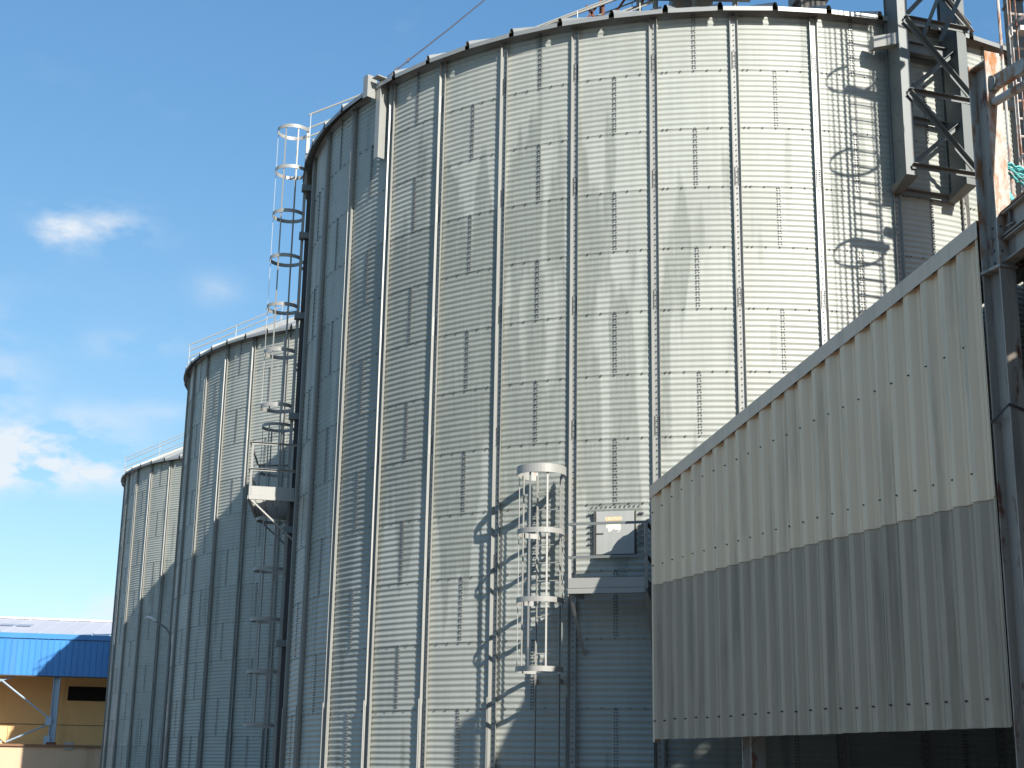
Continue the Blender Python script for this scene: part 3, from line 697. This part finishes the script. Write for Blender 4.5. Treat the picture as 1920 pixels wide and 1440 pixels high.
# upper shaft: web, far flange, near flange (near one rust-bleached)
z0, z1 = 6.97, 9.42
link('upper_web', MB().box(pu+V((0, 0, (z0+z1)/2-0.02)), u*0.132, nv*0.007, V((0, 0, (z1-z0)/2-0.02))), 'col', colm)
link('far_flange', MB().box(pu-u*0.142+V((0, 0, (z0+z1)/2)), u*0.009, nv*0.10, V((0, 0, (z1-z0)/2))), 'rusty', colm)
link('near_flange', MB().box(pu+u*0.142+V((0, 0, (z0+z1)/2+0.03)), u*0.009, nv*0.10, V((0, 0, (z1-z0)/2+0.03))), 'rusty', colm)
link('top_plate', MB().box(pu+V((0, 0, z1-0.05)), u*0.15, nv*0.09, V((0, 0, 0.01))), 'rusty', colm)
link('splice_plate', MB().box(pc+V((0, 0, 6.95)), u*0.17, nv*0.115, V((0, 0, 0.016))), 'col', colm)
link('web_plate', MB().box(pc-nv*0.016+V((0, 0, 7.25)), u*0.12, nv*0.006, V((0, 0, 0.26))), 'col', colm)
bl = MB()
for a in (-0.02, 0.085):
    for z in (7.06, 7.2, 7.33, 7.46): stud(pc-nv*0.022+u*a+V((0, 0, z+a)), -nv, 0.014, 0.016)
for z in (7.0, 7.14, 7.28, 7.42, 7.55): stud(pc+u*0.152-nv*0.06+V((0, 0, z-0.02)), u, 0.014, 0.014)
for z in (5.05, 5.12, 4.2): stud(pc-nv*0.01+u*0.05+V((0, 0, z)), -nv, 0.012, 0.012)
link('column_bolts', bl, 'bolt', colm, kind='stuff')
strap = MB().tube([pc-u*0.17-nv*0.11+V((0, 0, 5.28)), pc+u*0.155-nv*0.115+V((0, 0, 5.42)), pc+u*0.165+nv*0.12+V((0, 0, 5.36))], 0.014, 6)
tag(link('tied_cable', strap, 'cable'), 'dark cable tied across the grey column beside the ribbed wall', 'cable')
bd = V((0.12, -1, 0)).normalized(); bs = V((1, 0.12, 0)).normalized(); b0 = pc+u*0.16+nv*0.03
bm = thing('steel_beam', 'dark steel beam running from the column out past the right edge', 'beam', tuple(b0+V((0, 0, 7.3))))
link('upper_beam', MB().hsec(b0+V((0, 0, 7.42)), b0+bd*4+V((0, 0, 7.42)), 0.26, 0.14, up, bs, .01, .014), 'col', bm)
link('lower_beam', MB().hsec(b0+V((0, 0, 7.13)), b0+bd*4+V((0, 0, 7.13)), 0.26, 0.14, up, bs, .01, .014), 'col', bm)
link('rust_cover', MB().box(b0+bd*2+V((0, 0, 7.562)), bd*2, bs*0.075, V((0, 0, 0.006))), 'rust_dark', bm)
hb = thing('pipe_rail', 'rusty channel with a rounded end running right from the top of the column', 'steel channel', tuple(pu+V((0, 0, 9.2))))
q0 = pu+u*0.16-nv*0.02+V((0, 0, 9.08))
qd = V((0.42, -0.90, 0.02)).normalized()
link('channel', MB().bar(q0, q0+qd*3, 0.07, 0.16), 'rusty', hb)
link('round_end', MB().tube([q0-nv*0.05, q0+nv*0.05], 0.09, 14), 'tower', hb)
link('lower_pipe', MB().tube([q0+V((0, 0, -0.22)), q0+qd*3+V((0, 0, -0.22))], 0.05, 8), 'rustladder', hb)

# turquoise ropes
rb = thing('rope_bundle', 'bundle of turquoise rope hanging beside the rusty column', 'rope', (5.75, 15.1, 8.2))
for i in range(12):
    a = V((5.36+random.uniform(-.03, .03), 15.0+random.uniform(-.05, .05), 8.22+random.uniform(-.06, .03)))
    b = V((5.80+random.uniform(-.05, .1), 15.0+random.uniform(-.1, .1), 7.95-0.02*i+random.uniform(-.1, .05)))
    pts = [a.lerp(b, f)+V((random.uniform(-.012, .012), 0, 0.12*math.sin(math.pi*f)*random.uniform(0.3, 1))) for f in np.linspace(0, 1, 9)]
    link('strand', MB().tube(pts, 0.009, 5), 'rope', rb, smooth=True)
for i in range(5):
    a = V((5.38, 15.0, 8.0-0.03*i)); b = V((5.60+0.03*i, 15.0, 7.66+random.uniform(-.03, .05)))
    pts = [a.lerp(b, f)+V((0, 0, -0.06*math.sin(math.pi*f))) for f in np.linspace(0, 1, 8)]
    link('strand', MB().tube(pts, 0.010, 5), 'rope', rb, smooth=True)

# ------------------------------------------------------------------ street lamp in front of the far silo
LK = 0.836
def lk(p): return V((p[0]*LK-0.16, p[1]*LK, 1.6+(p[2]-1.6)*LK if p[2] > 0 else 0))
lm_ = thing('street_lamp', 'slender street lamp with a curved arm in front of the farthest silo', 'street lamp', tuple(lk((-12.95, 58, 0))))
link('pole', MB().tube([lk(q) for q in ((-13.0, 58, 0), (-13.0, 58, 3.5), (-13.0, 58, 6.35))], 0.045, 8), 'blindmachinery', lm_)
link('arm', MB().tube([lk(q) for q in ((-13.0, 58, 6.35), (-13.04, 58, 6.72), (-13.2, 58, 6.95), (-13.45, 58, 7.12), (-13.66, 58, 7.22))], 0.03, 8), 'blindmachinery', lm_)
hd = MB(); vs = []
for i in range(7):
    f = i/6; c = lk((-13.60-0.46*f, 58, 7.20+0.17*math.sin(f*2.2))); w_ = 0.10*math.sin(math.pi*(0.12+0.8*f)); h_ = 0.045*math.sin(math.pi*(0.15+0.75*f))
    vs += [c+V((0, w_*math.cos(a), h_*math.sin(a))) for a in [k*math.pi/4 for k in range(8)]]
hd.add(vs, [(i*8+k, i*8+(k+1) % 8, i*8+8+(k+1) % 8, i*8+8+k) for i in range(6) for k in range(8)]+[tuple(range(7, -1, -1)), tuple(48+k for k in range(8))])
link('lamp_head', hd, 'lamp_white', lm_, smooth=True)

# ------------------------------------------------------------------ blue warehouse
yaw = R_(12); bu = V((math.cos(yaw), math.sin(yaw), 0)); bn = V((math.sin(yaw), -math.cos(yaw), 0)); B0 = V((-28.8, 84.0, 0)); WK = 0.97
def bp(a, d, z): q = B0+bu*a-bn*d+V((0, 0, z)); return V((q.x*WK, q.y*WK, 1.6+(q.z-1.6)*WK))      # d = depth behind the fascia
wh = thing('warehouse', 'blue and yellow warehouse with a pale ribbed roof at the lower left', 'warehouse', tuple(bp(3, 0, 0)))
x0, x1 = -14, 16
for i in range(x1-x0):
    a = x0+i; vs = []; fs = []
    ss = []
    for j in range(3):
        b = a+j/3; ss += [(b, 0), (b+0.02, -0.035), (b+0.06, -0.035), (b+0.08, 0)]
    ss += [(a+1.0, 0)]
    for s_, o in ss: vs += [bp(s_, o, 6.63), bp(s_, o, 8.66)]
    fs = [(2*k, 2*k+2, 2*k+3, 2*k+1) for k in range(len(ss)-1)]
    link('fascia_sheet', MB().add(vs, fs), 'blue', wh)
    # roof sheet with ribs
    vs = []
    for d, z in ((-0.05, 8.98), (15.2, 11.15)):
        vs += [bp(a+s_, d, z+o) for s_, o in ((0, 0), (0.04, 0.05), (0.09, 0.05), (0.13, 0), (1.0, 0))]
    sk = (i in (13, 14, 20, 21))
    link('roof_sheet', MB().add(vs, [(k, k+1, 6+k, 5+k) for k in range(4)]), 'whiteroof', wh)
for a in (-1.9, 6.0): link('skylight', MB().add([bp(a, 6.2, 9.905), bp(a+2.9, 6.2, 9.905), bp(a+2.9, 8.4, 10.215), bp(a, 8.4, 10.215)], [(0, 1, 2, 3)]), 'skylight', wh)
link('gutter_strip', MB().box(bp(1, -0.02, 8.83), bu*15, bn*0.06, V((0, 0, 0.14))), 'blue', wh)
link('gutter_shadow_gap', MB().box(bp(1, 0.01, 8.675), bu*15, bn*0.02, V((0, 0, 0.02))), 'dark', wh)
link('fascia_edge', MB().box(bp(1, 0.02, 6.60), bu*15, bn*0.05, V((0, 0, 0.03))), 'dark', wh)
link('ridge_cap', MB().box(bp(1, 15.2, 11.2), bu*15, bn*0.3, V((0, 0, 0.06))), 'whiteroof', wh)
link('canopy_soffit', MB().box(bp(1, 2.2, 6.9), bu*15, bn*2.1, V((0, 0, 0.04))), 'concrete', wh)
link('rear_block', MB().box(bp(1, 10, 4.5), bu*15, bn*5.5, V((0, 0, 4.3))), 'yellow', wh)
wl = link('wall', MB().box(bp(1, 4.4, 4.8), bu*15, bn*0.1, V((0, 0, 2.05))), 'yellow', wh)
link('loading_dock', MB().box(bp(1, 2.25, 1.30), bu*15, bn*2.2, V((0, 0, 1.40))), 'pink', wh)
link('dock_ledge', MB().box(bp(1, 2.2, 2.79), bu*15, bn*2.28, V((0, 0, 0.06))), 'ledge', wh)
link('wall_joint', MB().box(bp(1, 4.28, 4.05), bu*15, bn*0.012, V((0, 0, 0.015))), 'dark', wh)
for a in (0.5, 6.9): link('wall_joint', MB().box(bp(a, 4.28, 3.4), bu*0.012, bn*0.012, V((0, 0, 0.62))), 'dark', wh)
for i, a in enumerate((-8.6, -4.4, 3.72, 6.22)):
    wd = link('window', MB().box(bp(a+1.1, 4.27, 5.88), bu*1.08, bn*0.03, V((0, 0, 0.40))), 'window', wh)
for a in (-5.2, 3.35, 11.9):
    link('column', MB().hsec(bp(a, 0.3, 2.85), bp(a, 0.3, 6.9), 0.36, 0.34, bu, bn, .03, .04), 'bluecol', wh)
    link('column_foot', MB().box(bp(a, 0.3, 2.92), bu*0.25, bn*0.24, V((0, 0, 0.06))), 'rust_dark', wh)
for a0, z0_, a1, z1_ in ((3.3, 4.15, -0.1, 6.65), (1.1, 6.62, -5.1, 4.1), (3.3, 4.05, 0.9, 2.95), (-5.1, 4.05, 0.7, 2.95)):
    link('brace', MB().tube([bp(a0, 0.3, z0_), bp(a1, 0.3, z1_)], 0.05, 6), 'bluecol', wh)
for z in (3.1, 4.15): link('gusset', MB().box(bp(3.1, 0.1, z), bu*0.16, bn*0.012, V((0, 0, 0.22))), 'bluecol', wh)
link('meter_box', MB().box(bp(4.35, 0.0, 2.8), bu*0.24, bn*0.1, V((0, 0, 0.2))), 'white_galv', wh)
link('dock_opening', MB().box(bp(-0.05, 0.03, 1.75), bu*0.6, bn*0.03, V((0, 0, 0.3))), 'window', wh)

# ------------------------------------------------------------------ render defaults
SC.render.engine = 'CYCLES'
SC.render.resolution_x, SC.render.resolution_y = 1024, 768
